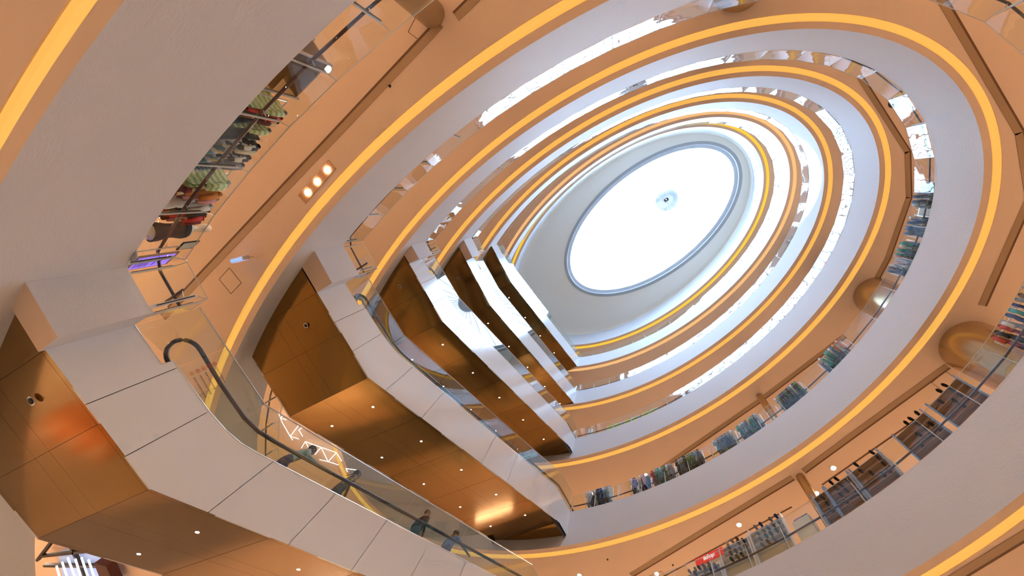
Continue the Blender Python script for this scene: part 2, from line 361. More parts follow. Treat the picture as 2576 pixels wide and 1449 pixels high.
    # inner balustrades with handrails
    for w in (.36, 1.52, 1.68, 2.83):
        hp = []
        for i in range(13):
            a_ = rad(-100 - i*(170/12)); hp.append((.76+.31*math.cos(a_)*1.0, T+.73+.31*math.sin(a_)))
        hp = [(.95, T+.43)] + [(.74+.32*math.cos(rad(x)), T+.74+.32*math.sin(rad(x))) for x in range(270, 85, -15)]
        hp += [(1.5, T+1.07), (2.3, T+1.14), (2.7, T+1.26), (3.1, T+1.48)]
        e_ = 3.1+(T2+1.05-T-1.48)/r; hp += [(e_*.5+1.55, (T+1.48+T2+1.05)/2), (e_, T2+1.05), (min(e_+.5, L+1), T2+1.1), (L+1.1, T2+1.1)]
        b = MB(); b.tube([Wp(s_, w, z_) for s_, z_ in hp], .042, M_rubber, 10); b.build('handrail', root, True)
        b = MB(); g = [(s_, z_) for s_, z_ in hp if s_ > .74]; g = sorted(set(g))
        g = [(s_, z_) for s_, z_ in g if z_ > T+.9]
        b.grid([[Wp(s_, w, interp(top, s_)) for s_, _ in g], [Wp(s_, w, z_-.03) for s_, z_ in g]], M_eglass); b.build('inner_glass', root)
    # small lamps and a detector in the underside
    for i, s_ in enumerate((3.63, 5.55, 7.45, 9.37, 11.22)):
        for w in (.82, 2.5):
            if s_ > S1-1.4 or s_ > s_end: continue
            c = Wp(s_, w, interp(bot, s_)-.004); nr = Vector((u.x*-.51, u.y*-.51, .86)); b = MB(); a1 = n; a2 = nr.cross(a1)
            b.face([c + (a1*math.cos(TAU*j/12)+a2*math.sin(TAU*j/12))*.035 for j in range(12)], M_lampS); b.build('downlight', root)
    b = MB(); c = Wp(.62 if k else .5, .87, zb-.012); b.face([c+Vector((.075*math.cos(TAU*j/20), .075*math.sin(TAU*j/20), 0)) for j in range(20)], M_steel); c = c-Vector((0, 0, .01)); b.face([c+Vector((.05*math.cos(TAU*j/20), .05*math.sin(TAU*j/20), 0)) for j in range(20)], M_dark); b.build('smoke_detector', root)

# landings that carry the foot of each escalator
LAND = {0: ((-7.75, 1.25), (-7.39, 1.97)), 1: ((-7.86, 1.57), (-7.41, 2.43)), 2: ((-8.0, 2.18), (-7.72, 2.69)), 3: ((-7.95, 2.63), (-7.51, 3.50))}
for (k, A, B) in ESC[:4]:
    u, n, L = esc_frame(A, B); P1, P2 = (Vector((*p, 0)) for p in LAND[k]); T = HT(k)
    A3 = Vector((*A, 0)) + n*.02; d = (P2-P1).normalized()
    plan = [(P1-d*.9+n*.0), P1, P2, A3, A3-u*2.5]; plan = [(v.x, v.y) for v in plan]
    b = MB(); b.prism(plan, T-1.28, T, M_fascia, M_floor, M_soffit); struct(b.build('trim_landing'))

# ---------------------------------------------------------------- glass balustrades
POSTM = None
def balustrade(k, paths, label):
    T = HT(k); root = thing('glass_balustrade', label, 'balustrade', (0, 0, T), 0, 'glass balustrades around the atrium')
    for pts in paths:
        # pts: list of (x, y, nx, ny) where n points away from the void
        hr = []
        for a, c in zip(pts, pts[1:]):
            d = Vector((c[0]-a[0], c[1]-a[1], 0)); Ln = d.length; d.normalize(); g = .006
            p, q = Vector((a[0], a[1], 0))+d*g, Vector((c[0], c[1], 0))-d*g
            if Ln > .2:
                b = MB(); b.face([p, q, q+Vector((0, 0, 1.02)), p+Vector((0, 0, 1.02))], M_glass); b.build('glass_pane', root)
        for a in pts:
            N = Vector((a[2], a[3], 0)); tdir = Vector((-N.y, N.x, 0)); c = Vector((a[0], a[1], 0))+N*.10; fr = Matrix((N, tdir, Vector((0, 0, 1)))).transposed()
            b = MB(); b.box(c+Vector((0, 0, .43)), .055, .018, .86, M_post, fr=fr); b.box(c+N*.0+tdir*.022+Vector((0, 0, .46)), .02, .006, .70, M_dark, fr=fr)
            b.beam(c+Vector((0, 0, .85)), c-N*.10+Vector((0, 0, 1.0)), .012, .012, M_steel); b.beam(c+Vector((0, 0, .62)), c+N*.14+Vector((0, 0, .66)), .014, .014, M_steel)
            b.build('post', root)
            hr.append(c+N*.16+Vector((0, 0, .68)))
        b = MB(); b.tube(hr, .027, M_rail, 8); b.build('handrail', root, True)
        b = MB(); b.tube([Vector((a[0], a[1], 1.02)) for a in pts], .009, M_steel, 5); b.build('top_edge', root)
        b = MB()
        for a, c in zip(pts, pts[1:]): b.beam((a[0]+a[2]*.05, a[1]+a[3]*.05, .015), (c[0]+c[2]*.05, c[1]+c[3]*.05, .015), .03, .03, M_post)
        b.build('base_channel', root)
RAIL = ['clear glass balustrade on the lowest storey in view, clothes racks behind', 'clear glass balustrade on the second storey up, shoe shelves behind', 'clear glass balustrade on the third storey up, garment rails behind',
        'clear glass balustrade on the fourth storey up with white sky reflections', 'clear glass balustrade on the fifth storey up, two below the roof cove', 'highest clear glass balustrade, just below the bright yellow strip']
def enorm(el, t):
    p, q = Vector(epos(el, t, 0)), Vector(epos(el, t, 1)); v = (q-p).normalized(); return (p.x, p.y, v.x, v.y)
for k in range(6):
    el = EL[k]; paths = []
    # start at the landing corner (left), run over the top and right round to where the escalator from below arrives
    if k in LAND: tl = tnear(el, LAND[k][0])
    elif k == 4: tl = tnear(el, ESC[4][1])
    else: tl = rad(60)
    E_ = ESC[max(0, min(k-1, 4))]; tr = tnear(el, E_[2]); 
    while tr > tl: tr -= TAU
    while tl > tr + TAU: tl -= TAU
    # going from tl (about 70 deg) upward to tr+360
    ts = earc(el, tl, tr+TAU, 1.13); main = [enorm(el, t) for t in ts]
    if k in LAND:
        P1, P2 = (Vector(p) for p in LAND[k]); d = (P2-P1).normalized(); N = (-d.y, d.x); Av = Vector(ESC[k][1]); d2 = (Av-P2).normalized()
        pre = [(Av.x, Av.y, -d2.y*0-N[0]*0+d.x*-1, -d.y), (P2.x, P2.y, *N), (P1.x, P1.y, *N)]
        main[0] = (P1.x, P1.y, main[0][2], main[0][3]); mid = (P1+(P2-P1)*.5)
        main = [(P2.x, P2.y, *N), (P1.x+d.x*.06, P1.y+d.y*.06, *N)] + main[0:]
        paths.append([(Av.x, Av.y, -d.x, -d.y), (P2.x-.0, P2.y, -d.x, -d.y)])
    paths.append(main)
    # far side, behind the escalators
    tb = tl-.0; u, n, L = esc_frame(ESC[min(k, 4)][1], ESC[min(k, 4)][2])
    pa = Vector((*ESC[min(k, 4)][1], 0))+n*W; t1 = tnear(el, (pa.x, pa.y)); pb = Vector((*ESC[max(0, min(k-1, 4))][2], 0)); uu, nn, LL = esc_frame(ESC[max(0, min(k-1, 4))][1], ESC[max(0, min(k-1, 4))][2]); pb = pb+nn*W; t2 = tnear(el, (pb.x, pb.y))
    while t1 > math.pi: t1 -= TAU
    while t2 > math.pi: t2 -= TAU
    if 1 <= k: paths.append([enorm(el, t) for t in earc(el, t1-.06, t2+.05, 1.13)])
    balustrade(k, paths, RAIL[k])

# ---------------------------------------------------------------- things on the storeys
random.seed(4)
def frame_at(k, tdeg, off, z):
    t = rad(tdeg); p = epos(EL[k], t, off); q = epos(EL[k], t, off+1); N = Vector((q[0]-p[0], q[1]-p[1], 0)); return Vector((*p, z)), N, math.atan2(N.y, N.x)
def slot(o, m):
    for s_ in o.material_slots: s_.link = 'OBJECT'; s_.material = m
COL = {'red': (.62, .04, .03), 'black': (.018, .017, .02), 'white': (.75, .74, .72), 'pink': (.75, .38, .40), 'orange': (.72, .25, .06), 'maroon': (.20, .03, .03), 'navy': (.03, .06, .20), 'blue': (.08, .22, .52),
       'pale blue': (.42, .58, .72), 'grey': (.30, .31, .33), 'teal': (.05, .42, .36), 'green': (.10, .22, .12), 'cream': (.70, .62, .44), 'brown': (.22, .11, .05), 'purple': (.18, .10, .35), 'denim': (.13, .22, .34)}
CM = {}
for n_, c_ in COL.items(): CM[n_] = mat(n_ + ' cloth', c_, .85, var=.22, vscale=9)
def striped(name, a, c, sc_=14, axis=2):
    m = mat(name, a, .85); nt = m.node_tree; p = nt.nodes['Principled BSDF']; tc = nt.nodes.new('ShaderNodeTexCoord'); wv = nt.nodes.new('ShaderNodeTexWave'); wv.inputs['Scale'].default_value = sc_; wv.inputs['Distortion'].default_value = 1.5
    wv.bands_direction = 'XYZ'[axis]; cr = nt.nodes.new('ShaderNodeValToRGB'); cr.color_ramp.interpolation = 'CONSTANT'; cr.color_ramp.elements[0].color = (*a, 1); cr.color_ramp.elements[1].color = (*c, 1); cr.color_ramp.elements[1].position = .5
    nt.links.new(tc.outputs['Object'], wv.inputs[0]); nt.links.new(wv.outputs[0], cr.inputs[0]); nt.links.new(cr.outputs[0], p.inputs['Base Color']); return m
def patterned(name, cols, sc_=9):
    m = mat(name, cols[0], .85); nt = m.node_tree; p = nt.nodes['Principled BSDF']; tc = nt.nodes.new('ShaderNodeTexCoord'); v = nt.nodes.new('ShaderNodeTexVoronoi'); v.inputs['Scale'].default_value = sc_
    sx = nt.nodes.new('ShaderNodeSeparateColor'); cr = nt.nodes.new('ShaderNodeValToRGB'); cr.color_ramp.interpolation = 'CONSTANT'
    while len(cr.color_ramp.elements) < len(cols): cr.color_ramp.elements.new(.5)
    for i, c in enumerate(cols): cr.color_ramp.elements[i].position = i/len(cols); cr.color_ramp.elements[i].color = (*c, 1)
    nt.links.new(tc.outputs['Object'], v.inputs['Vector']); nt.links.new(v.outputs['Color'], sx.inputs[0]); nt.links.new(sx.outputs[0], cr.inputs[0]); nt.links.new(cr.outputs[0], p.inputs['Base Color']); return m
CM['green striped'] = striped('green striped cloth', (.78, .80, .60), (.36, .60, .22), 2.6)
CM['flowered'] = patterned('flowered cloth', [(.75, .70, .60), (.65, .20, .05), (.80, .50, .10), (.15, .30, .35)])
CM['black and white'] = patterned('black and white cloth', [(.8, .8, .76), (.02, .02, .02), (.7, .7, .68)])
CM['paisley'] = patterned('paisley cloth', [(.30, .05, .03), (.65, .50, .25), (.10, .02, .03)], 7)
CM['blue fringed'] = striped('blue fringed cloth', (.20, .30, .36), (.40, .46, .46), 4)

def garment_proto(kind, seed):                        # hangs from its hanger hook at the origin; width along x, thickness along y
    rnd = random.Random(seed); root = thing('hanging_' + kind, 'x x x x', kind)
    prof = {'shirt': ((0, .05), (-.05, .20), (-.10, .235), (-.22, .20), (-.42, .19), (-.60, .20), (-.72, .205)), 'dress': ((0, .05), (-.06, .17), (-.18, .16), (-.40, .15), (-.65, .22), (-.90, .27), (-1.02, .29)),
            'jacket': ((0, .06), (-.05, .23), (-.12, .27), (-.3, .25), (-.5, .24), (-.70, .25), (-.82, .26))}[kind]
    rows = []; n = 28
    for i, (z, w) in enumerate(prof):
        r = []
        for j in range(n):
            a = TAU*j/n; fold = 1 + .35*math.sin(5*a+seed)*min(1, i/3) + rnd.uniform(-.12, .12)
            r.append((w*math.cos(a)*(1+.04*math.sin(3*a+i)), (.022+.012*i/3)*math.sin(a)*fold + .012*math.sin(7*w*math.cos(a)*9+i), z-.07 + (.03*math.sin(4*a+seed) if i == len(prof)-1 else 0)))
        rows.append(r)
    b = MB(); b.grid(rows, CM['white'], True); b.face([rows[0][j] for j in range(n)], CM['white']); b.build('cloth', root, True)
    if kind != 'dress':
        for sx in (-1, 1):
            b = MB(); b.tube([(sx*.20, 0, -.12), (sx*.27, .01, -.25), (sx*.285, 0, -.42), (sx*.29, .01, -.60)], [.045, .05, .045, .04], CM['white'], 10); b.build('sleeve', root, True)
    b = MB(); b.tube([(-.19, 0, -.09), (0, 0, -.05), (.19, 0, -.09)], .008, M_post, 6); b.tube([(0, 0, -.05), (0, 0, -.01), (.02, 0, .02), (0, 0, .045), (-.02, 0, .02)], .004, M_steel, 5); b.build('hanger', root)
    return root
PRO = {k_: [garment_proto(k_, i) for i in range(2)] for k_ in ('shirt', 'dress', 'jacket')}
used = {}
def garment(kind, colour, loc, rz, label, group):
    pr = PRO[kind][random.randint(0, 1)]
    if not used.get(pr.name):
        used[pr.name] = 1; r = pr; r.location = loc; r.rotation_euler = (0, 0, rz); r['label'] = label; r['group'] = group
    else: r = dup(pr, loc, rz, label, group)
    r['category'] = kind
    r['pend'] = colour; return r
def rack(k, t0, t1, off, items, where, H=1.55, group=None, pitch=None):
    """a chrome rail along the balustrade with garments hung square to it"""
    T = HT(k); n = len(items); P0, N0, _ = frame_at(k, t0, off, T); P1, N1, _ = frame_at(k, t1, off, T)
    d = (P1-P0); Ln = d.length; d.normalize(); N = Vector((d.y, -d.x, 0)); N = N if N.dot(N0) > 0 else -N; rz = math.atan2(N.y, N.x)
    root = thing('garment_rack', 'chrome garment rack with two legs ' + where, 'rack', tuple(P0), math.atan2(d.y, d.x), 'garment racks')
    b = MB(); b.tube([(-.05, 0, H), (Ln+.05, 0, H)], .014, M_steel, 8); b.build('hanging_rail', root)
    for x in (-.05, Ln+.05):
        b = MB(); b.tube([(x, 0, .04), (x, 0, H)], .014, M_steel, 8); b.tube([(x, -.25, .02), (x, .25, .02)], .014, M_steel, 8); b.build('leg', root)
    for i, it in enumerate(items):
        if not it: continue
        kind, colour = it; f = (i+.5)/n
        q = ['first', 'second', 'third', 'fourth', 'fifth', 'sixth', 'seventh', 'eighth', 'ninth', 'tenth', 'eleventh', 'twelfth', 'thirteenth', 'fourteenth', 'fifteenth', 'sixteenth', 'seventeenth', 'eighteenth'][i]
        garment(kind, colour, tuple(P0 + d*(Ln*f) + Vector((0, 0, H-.03))), rz + random.uniform(-.12, .12), '%s %s, %s on the rack %s' % (colour, kind, q, where), group or 'clothes on the rack ' + where)
S, Dr, J = 'shirt', 'dress', 'jacket'
rack(0, 82.2, 87.2, .62, [(S, 'maroon'), (S, 'red'), (S, 'black'), (S, 'white'), (Dr, 'white'), (S, 'pink'), (S, 'orange'), (Dr, 'paisley'), (J, 'green striped'), (J, 'green striped')], 'beside the mannequin')
rack(0, 87.8, 91.8, .62, [None, (Dr, 'blue fringed'), (J, 'grey'), (Dr, 'flowered'), (J, 'black and white'), (Dr, 'flowered'), (S, 'cream'), (J, 'black and white'), (Dr, 'black')], 'at the middle of the lowest balcony')
rack(0, 92.6, 95.0, .66, [(J, 'green striped'), (Dr, 'black'), (J, 'paisley'), (S, 'red'), (J, 'green striped')], 'beside the glass display case')
rack(1, 216.0, 224.0, .52, [(S, 'white'), (J, 'brown'), (S, 'grey'), (J, 'navy'), (S, 'teal'), (J, 'navy'), (S, 'white'), (S, 'red'), (S, 'black'), (J, 'red')], 'next to the large round column', 1.5)
def mix(seed, n, cols, kinds=(S, S, J, Dr), gaps=()):
    r = random.Random(seed); return [None if i in gaps else (r.choice(kinds), r.choice(cols)) for i in range(n)]
rack(2, 290.2, 296.0, .36, [(S, 'white'), (S, 'white'), (Dr, 'black'), (S, 'white'), (J, 'black'), (J, 'navy'), (S, 'pale blue'), (S, 'grey'), (S, 'pale blue')][::-1], 'by the right end of the escalator landing', 1.5)
rack(2, 281.6, 285.6, .36, [(Dr, 'navy'), (S, 'pink'), (S, 'white'), (Dr, 'white'), (S, 'purple'), (S, 'white')], 'under the two ceiling spots', 1.5)
rack(2, 276.2, 280.9, .36, [(J, 'grey'), (S, 'white'), (J, 'green'), (S, 'pale blue'), (S, 'teal'), (S, 'grey'), (S, 'red')], 'right of the ceiling spots', 1.5)
rack(2, 270.0, 275.4, .36, mix(3, 9, ['green', 'black', 'green', 'grey'], (J, J, S)), 'holding dark green coats', 1.5)
rack(2, 262.6, 266.8, .36, mix(5, 7, ['denim', 'pale blue', 'white', 'grey']), 'before the groove end', 1.5)
rack(2, 257.0, 261.6, .36, mix(6, 8, ['denim', 'teal', 'green', 'pale blue', 'grey']), 'beyond the small wire stand', 1.5)
rack(2, 247.6, 252.6, .34, mix(7, 10, ['black', 'green', 'denim', 'navy', 'white'], (J, J, S)), 'beside the thin round column', 1.5)
rack(2, 237.0, 242.4, .34, mix(8, 11, ['blue', 'white', 'pink', 'teal', 'navy', 'orange', 'white']), 'with pink and blue tops', 1.5)
rack(2, 213.8, 220.6, .40, mix(9, 13, ['navy', 'white', 'teal', 'denim', 'blue', 'pink', 'white']), 'close to the half-hidden column', 1.5)
rack(2, 208.4, 212.4, .40, mix(10, 8, ['navy', 'blue', 'denim', 'white', 'blue']), 'above the white wall sign', 1.5)
rack(2, 201.0, 206.6, .42, mix(11, 9, ['navy', 'pink', 'white', 'grey', 'pale blue']), 'where the glass reflects the sky', 1.5)
bpy.context.view_layer.update()
for o in list(sc.objects):
    if 'pend' in o.keys():
        m = CM[o['pend']]
        for c in o.children:
            if c.name.split('.')[0] in ('cloth', 'sleeve'): slot(c, m)
        del o['pend']
for a in PRO.values():
    for r in a:
        if not used.get(r.name):
            for c in list(r.children): bpy.data.objects.remove(c)
            bpy.data.objects.remove(r)

# mannequin torso in a black top
M_skin_w = mat('white mannequin plastic', (.80, .72, .60), .35)
t = thing('mannequin', 'armless white mannequin torso in a black top behind the lowest balustrade', 'mannequin', (-7.95, .72, HT(0)), rad(-60))
b = MB(); b.tube([(0, 0, 0), (0, 0, .03)], .17, M_steel, 24); b.tube([(0, 0, .02), (0, 0, .62)], .018, M_steel, 10); b.build('stand', t)
def body(rows, m, name, par, n=24):
    b = MB(); b.grid([[(rx*math.cos(TAU*i/n), ry*math.sin(TAU*i/n)+oy, z) for i in range(n)] for z, rx, ry, oy in rows], m, True)
    b.face([(rows[0][1]*math.cos(-TAU*i/n), rows[0][2]*math.sin(-TAU*i/n)+rows[0][3], rows[0][0]) for i in range(n)], m); b.face([(rows[-1][1]*math.cos(TAU*i/n), rows[-1][2]*math.sin(TAU*i/n)+rows[-1][3], rows[-1][0]) for i in range(n)], m)
    return b.build(name, par, True)
body([(.50, .05, .06, 0), (.56, .13, .11, 0), (.70, .165, .12, 0), (.86, .13, .10, 0), (1.0, .125, .09, 0), (1.16, .16, .12, .01), (1.30, .17, .10, 0), (1.38, .15, .07, 0), (1.42, .06, .055, 0), (1.52, .05, .05, .01), (1.56, .055, .06, .01), (1.62, .075, .09, .015), (1.70, .078, .10, .02), (1.77, .06, .075, .01), (1.80, .02, .02, 0)], M_skin_w, 'torso', t)
body([(.62, .185, .135, 0), (.75, .178, .13, 0), (.88, .145, .112, 0), (1.0, .138, .10, 0), (1.16, .172, .132, .01), (1.28, .178, .112, 0), (1.33, .16, .09, 0)], CM['black'], 'black_top', t)

# glass display case on the lowest storey
P, N, rz = frame_at(0, 98.0, .80, HT(0)); t = thing('display_case', 'grey tinted glass display case with steel corner posts, lowest storey', 'display case', tuple(P), rz)
for sx, sy in ((-.25, -.42), (-.25, .42), (.25, -.42), (.25, .42)):
    b = MB(); b.box((sx, sy, .78), .035, .035, 1.56, M_steel); b.build('corner_post', t)
for z in (.3, .95, 1.5):
    b = MB(); b.box((0, 0, z), .47, .82, .02, M_trim); b.build('shelf', t)
M_tint = glass('grey tinted glass', (.45, .44, .38), bump=0)
for x in (-.25, .25): b = MB(); b.face([(x, -.40, .05), (x, .40, .05), (x, .40, 1.5), (x, -.40, 1.5)], M_tint); b.build('glass_panel', t)

# purple-lit information board and framed notice by the first landing
M_purple = mat('purple lit panel', (.3, .2, .8), .4, emit=(.30, .18, .95), estr=.75); M_ink = mat('dark ink', (.05, .03, .12), .6); M_paper = mat('cream paper', (.72, .70, .62), .6)
t = thing('information_board', 'purple backlit floor board with dark lettering at the left landing', 'sign', (-8.02, 1.22, HT(0)), rad(-33+90))
b = MB(); b.box((0, 0, .5), .03, .44, 1.0, M_trim); b.build('frame', t)
for sx in (-.018, .018):
    b = MB(); b.box((sx, 0, .62), .006, .38, .66, M_purple); b.build('lit_panel', t)
    b = MB()
    for i in range(7): b.box((sx*1.25, .02, .34+.035*i), .003, .26-.02*(i % 3), .010, M_ink)
    b.tube([(sx*1.3, -.12, .70), (sx*1.3, -.02, .78), (sx*1.3, .03, .72), (sx*1.3, -.03, .66), (sx*1.3, .12, .66)], .006, M_ink, 4); b.build('lettering', t)
t = thing('framed_notice', 'small framed notice on a thin metal stand near the purple board', 'sign', (-7.62, .98, HT(0)), rad(-35+90))
b = MB(); b.tube([(0, 0, 0), (0, 0, .86)], .012, M_steel, 8); b.tube([(0, 0, .0), (0, 0, .015)], .14, M_steel, 20); b.build('stand', t)
b = MB(); b.box((0, 0, 1.0), .02, .24, .32, M_dark); b.build('frame', t)
b = MB(); b.box((.012, 0, 1.0), .004, .20, .28, M_paper); b.box((-.012, 0, 1.0), .004, .20, .28, M_paper)
for i in range(8): b.box((-.015, 0, .90+.024*i), .002, .15-.03*(i % 2), .006, M_ink)
b.build('notice_sheet', t)

# small blue-lit sign hanging from the ceiling of the lowest storey
M_blue = mat('blue lit panel', (.1, .2, .7), .4, emit=(.22, .42, 1.0), estr=1.0)
t = thing('hanging_sign', 'small glowing blue rectangular sign hung from the ceiling near the left landing', 'sign', (-9.25, 1.70, HB(1)-.30), rad(-14))
b = MB(); b.box((0, 0, 0), .42, .10, .20, M_steel); b.build('casing', t)
b = MB(); b.box((0, -.052, 0), .38, .006, .17, M_blue); b.box((0, .052, 0), .38, .006, .17, M_blue); b.box((0, 0, -.102), .36, .07, .006, M_blue); b.build('lit_panel', t)
b = MB(); b.tube([(-.14, 0, .1), (-.14, 0, .3)], .006, M_steel, 6); b.tube([(.14, 0, .1), (.14, 0, .3)], .006, M_steel, 6); b.build('suspension_rod', t)

# ---- ceiling lights
def spot(name, k, x, y, r, label, group=None, power=25):
    z = HB(k); t = thing(name, label, 'ceiling light', (x, y, z), 0, group)
    b = MB(); b.tube([(0, 0, -.012), (0, 0, .0)], r*1.35, M_post, 24, caps=True); b.build('trim_ring', t)
    b = MB(); b.tube([(0, 0, -.016), (0, 0, -.012)], r, M_lamp, 24); b.build('lamp_lens', t)
    li = bpy.data.lights.new('spot_light', 'SPOT'); li.energy = power; li.color = (1, .8, .6); li.spot_size = rad(120); li.shadow_soft_size = .04
    lo = bpy.data.objects.new('spot_light', li); sc.collection.objects.link(lo); lo.location = (x, y, z-.06)
for k_, x, y, w in ((2, 7.39, 9.13, 'right of the thin column, between two ceiling lines'), (2, 4.76, 11.88, 'above the red sign'), (2, 7.02, 10.17, 'touching the side of the thin column'), (2, 2.09, 14.64, 'left of the red sign at the picture bottom'), (2, -.88, 15.42, 'nearest to the lowest escalator top'),
                     (3, 1.97, 14.42, 'above the dark green coats'), (3, -.71, 16.03, 'above the white and black clothes'), (1, -6.48, -2.63, 'seen through the glass beside the display case')):
    spot('ceiling_spotlight', k_, x, y, .075 if k_ < 3 else .07, 'round glowing ceiling spotlight ' + w, 'single ceiling spotlights')
t = thing('triple_spotlight', 'recessed rectangular fixture with three bright round lamps on the left ceiling', 'ceiling light', (-7.04, -.18, HB(1)), rad(138.5))
b = MB()
L_, W_ = 1.22, .26
for (cx_, cy_, sx_, sy_) in ((0, W_/2, L_, .012), (0, -W_/2, L_, .012), (L_/2, 0, .012, W_), (-L_/2, 0, .012, W_)): b.box((cx_, cy_, -.006), sx_, sy_, .014, M_trim)
b.box((0, 0, -.002), L_, W_, .004, mat('fixture recess', (.45, .22, .10), .5)); b.build('housing', t)
for i, x in enumerate((-.42, -.02, .36)):
    b = MB(); b.tube([(x, 0, -.03), (x, 0, -.004)], .072, M_lamp, 24); b.build('lamp', t)
    li = bpy.data.lights.new('spot_light', 'SPOT'); li.energy = 25; li.color = (1, .8, .6); li.spot_size = rad(110); li.shadow_soft_size = .04
    lo = bpy.data.objects.new('spot_light', li); sc.collection.objects.link(lo); lo.location = (-7.04+x*math.cos(rad(138.5)), -.18+x*math.sin(rad(138.5)), HB(1)-.08)
# sprinklers and access hatches in the soffits
def hatch(k, x, y, s_, rz, label):
    b = MB(); c, s2 = math.cos(rz), math.sin(rz)
    for (cx_, cy_, sx_, sy_) in ((0, s_/2, s_, .012), (0, -s_/2, s_, .012), (s_/2, 0, .012, s_), (-s_/2, 0, .012, s_)): b.box((x+cx_*c-cy_*s2, y+cx_*s2+cy_*c, HB(k)-.002), sx_, sy_, .006, M_shade_joint, rz)
    tag(b.build('access_hatch'), label, 'hatch', 'ceiling access hatches')
hatch(1, -4.22, -3.28, .42, rad(125), 'thin square access hatch outline in the ceiling beside the upper left column')
hatch(2, 9.95, 5.75, .5, rad(-55), 'thin square access hatch outline in the ceiling beside the large column')
hatch(2, 2.2, 14.9, .6, rad(-37), 'thin square access hatch outline in the ceiling above the red sign')
hatch(1, -9.95, 2.35, .5, rad(-40), 'thin square access hatch outline in the ceiling near the blue sign')
for k_, x, y, w in ((1, -5.0, -2.2, 'near the upper left hatch'), (2, 10.15, 5.85, 'near the large column'), (2, .2, 14.4, 'in the ceiling left of the red sign'), (2, 2.65, 14.1, 'in the ceiling right above the red sign')):
    b = MB(); b.tube([(x, y, HB(k_)-.05), (x, y, HB(k_))], [.018, .03], M_dark, 10); tag(b.build('sprinkler'), 'tiny dark sprinkler head ' + w, 'sprinkler', 'ceiling sprinklers')
b = MB(); b.tube([(10.12, -3.3, HB(3)-.02), (10.12, -3.3, HB(3))], .17, M_dark, 24); tag(b.build('ceiling_speaker'), 'dark round ceiling speaker seen through the upper right glass', 'speaker')

# ---- shoe shelves on the second storey
M_wood = mat('walnut board', (.26, .115, .06), .5, var=.25, vscale=2.2, stretch=(1, 1, 12)); M_wood2 = mat('tan shelf board', (.46, .26, .12), .5, var=.15, vscale=2); M_upr = mat('blue grey upright', (.16, .22, .36), .4)
M_pale = mat('pale panel', (.72, .62, .46), .55)
def shoe_proto(kind, m):
    t = thing(kind, 'x x x x', 'shoe')
    b = MB(); out = [(-.13, .03), (-.10, .036), (-.03, .030), (.03, .038), (.09, .043), (.13, .030), (.15, 0)]
    pl = [(x, y) for x, y in out] + [(x, -y) for x, y in out[-2::-1]]
    b.prism(pl, 0, .018, M_dark if kind == 'dress_shoe' else m); b.build('sole', t)
    if kind == 'dress_shoe':
        rows = []
        for x, w, h in ((-.125, .022, .075), (-.10, .030, .082), (-.05, .028, .078), (-.01, .030, .062), (.04, .037, .052), (.09, .040, .045), (.125, .027, .036), (.145, .008, .022)):
            rows.append([(x, w*math.cos(math.pi*i/10), .018 + h*math.sin(math.pi*i/10)**.8) for i in range(11)])
        b = MB(); b.grid(rows, m); b.face([rows[0][i] for i in range(11)], m); b.build('upper', t, True)
    else:
        for x in (.05, .09):
            b = MB(); b.grid([[(x+dx, .043*math.cos(math.pi*i/10), .018+.045*math.sin(math.pi*i/10)) for i in range(11)] for dx in (-.02, .02)], m); b.build('strap', t, True)
    return t
SH = {}
def shoe(kind, colour, loc, rz, label, group):
    key = (kind, colour)
    if key not in SH:
        r = SH[key] = shoe_proto(kind, CM[colour]); r.location = loc; r.rotation_euler = (0, 0, rz); r['label'] = label; r['group'] = group
    else: r = dup(SH[key], loc, rz, label, group)
    return r
ORDN = ['first', 'second', 'third', 'fourth', 'fifth', 'sixth', 'seventh', 'eighth', 'ninth', 'tenth', 'eleventh', 'twelfth']
def shelf_unit(k, t0, t1, off, where, rows=(1.02, 1.30, 1.58, 1.86), cols=('black', 'brown', 'navy', 'black', 'grey', 'black'), kind='dress_shoe', back=M_wood, board=M_wood2, upr=M_upr, seed=1, dens=.8, upr_h=2.02, gapx=.19, tint=None):
    T = HT(k); P0, N0, _ = frame_at(k, t0, off, T); P1, _, _ = frame_at(k, t1, off, T); d = P1-P0; Ln = d.length; d.normalize(); ang = math.atan2(d.y, d.x)
    side = 1 if Vector((-d.y, d.x, 0)).dot(N0) > 0 else -1                # +y local is away from the void when side = 1
    root = thing('shoe_shelf', where, 'shelf', tuple(P0), ang, 'shoe shelf units')
    b = MB(); b.box((Ln/2, side*.16, (rows[-1]+.05)/2), Ln-.02, .02, rows[-1]+.05, back); b.build('back_panel', root)
    for z in rows: b = MB(); b.box((Ln/2, side*.09, z), Ln-.03, .13, .016, board); b.build('shelf', root)
    for x in (0, Ln): b = MB(); b.box((x, side*.10, upr_h/2), .045, .20, upr_h, upr); b.build('upright', root)
    rn = random.Random(seed)
    short = where.split(' with ')[0] if ' with ' in where else where
    for ri, z in enumerate(rows):
        n = int((Ln-.16)/gapx); c = 0
        for i in range(n):
            if rn.random() > dens: continue
            colour = rn.choice(cols); x = .12+i*gapx+rn.uniform(-.02, .02); p = P0 + d*x + Vector((0, 0, z+.012)) + Vector((-d.y, d.x, 0))*(side*.0)
            shoe(kind, colour, tuple(p), ang-side*math.pi/2+rn.uniform(-.15, .15), '%s %s, %s on %s shelf, %s' % (colour, kind.replace('_', ' '), ORDN[min(i, 11)], ['lowest', 'second', 'third', 'top'][ri], short), 'shoes on the ' + short)
shelf_unit(1, 230.6, 235.6, .62, 'walnut shoe shelf next to the large round column', seed=2, dens=.45)
shelf_unit(1, 236.6, 241.4, .62, 'walnut shoe shelf second from the large column', seed=3, dens=.55)
shelf_unit(1, 244.2, 248.6, .62, 'walnut shoe shelf after the gap with the striped bag', seed=4, dens=.75)
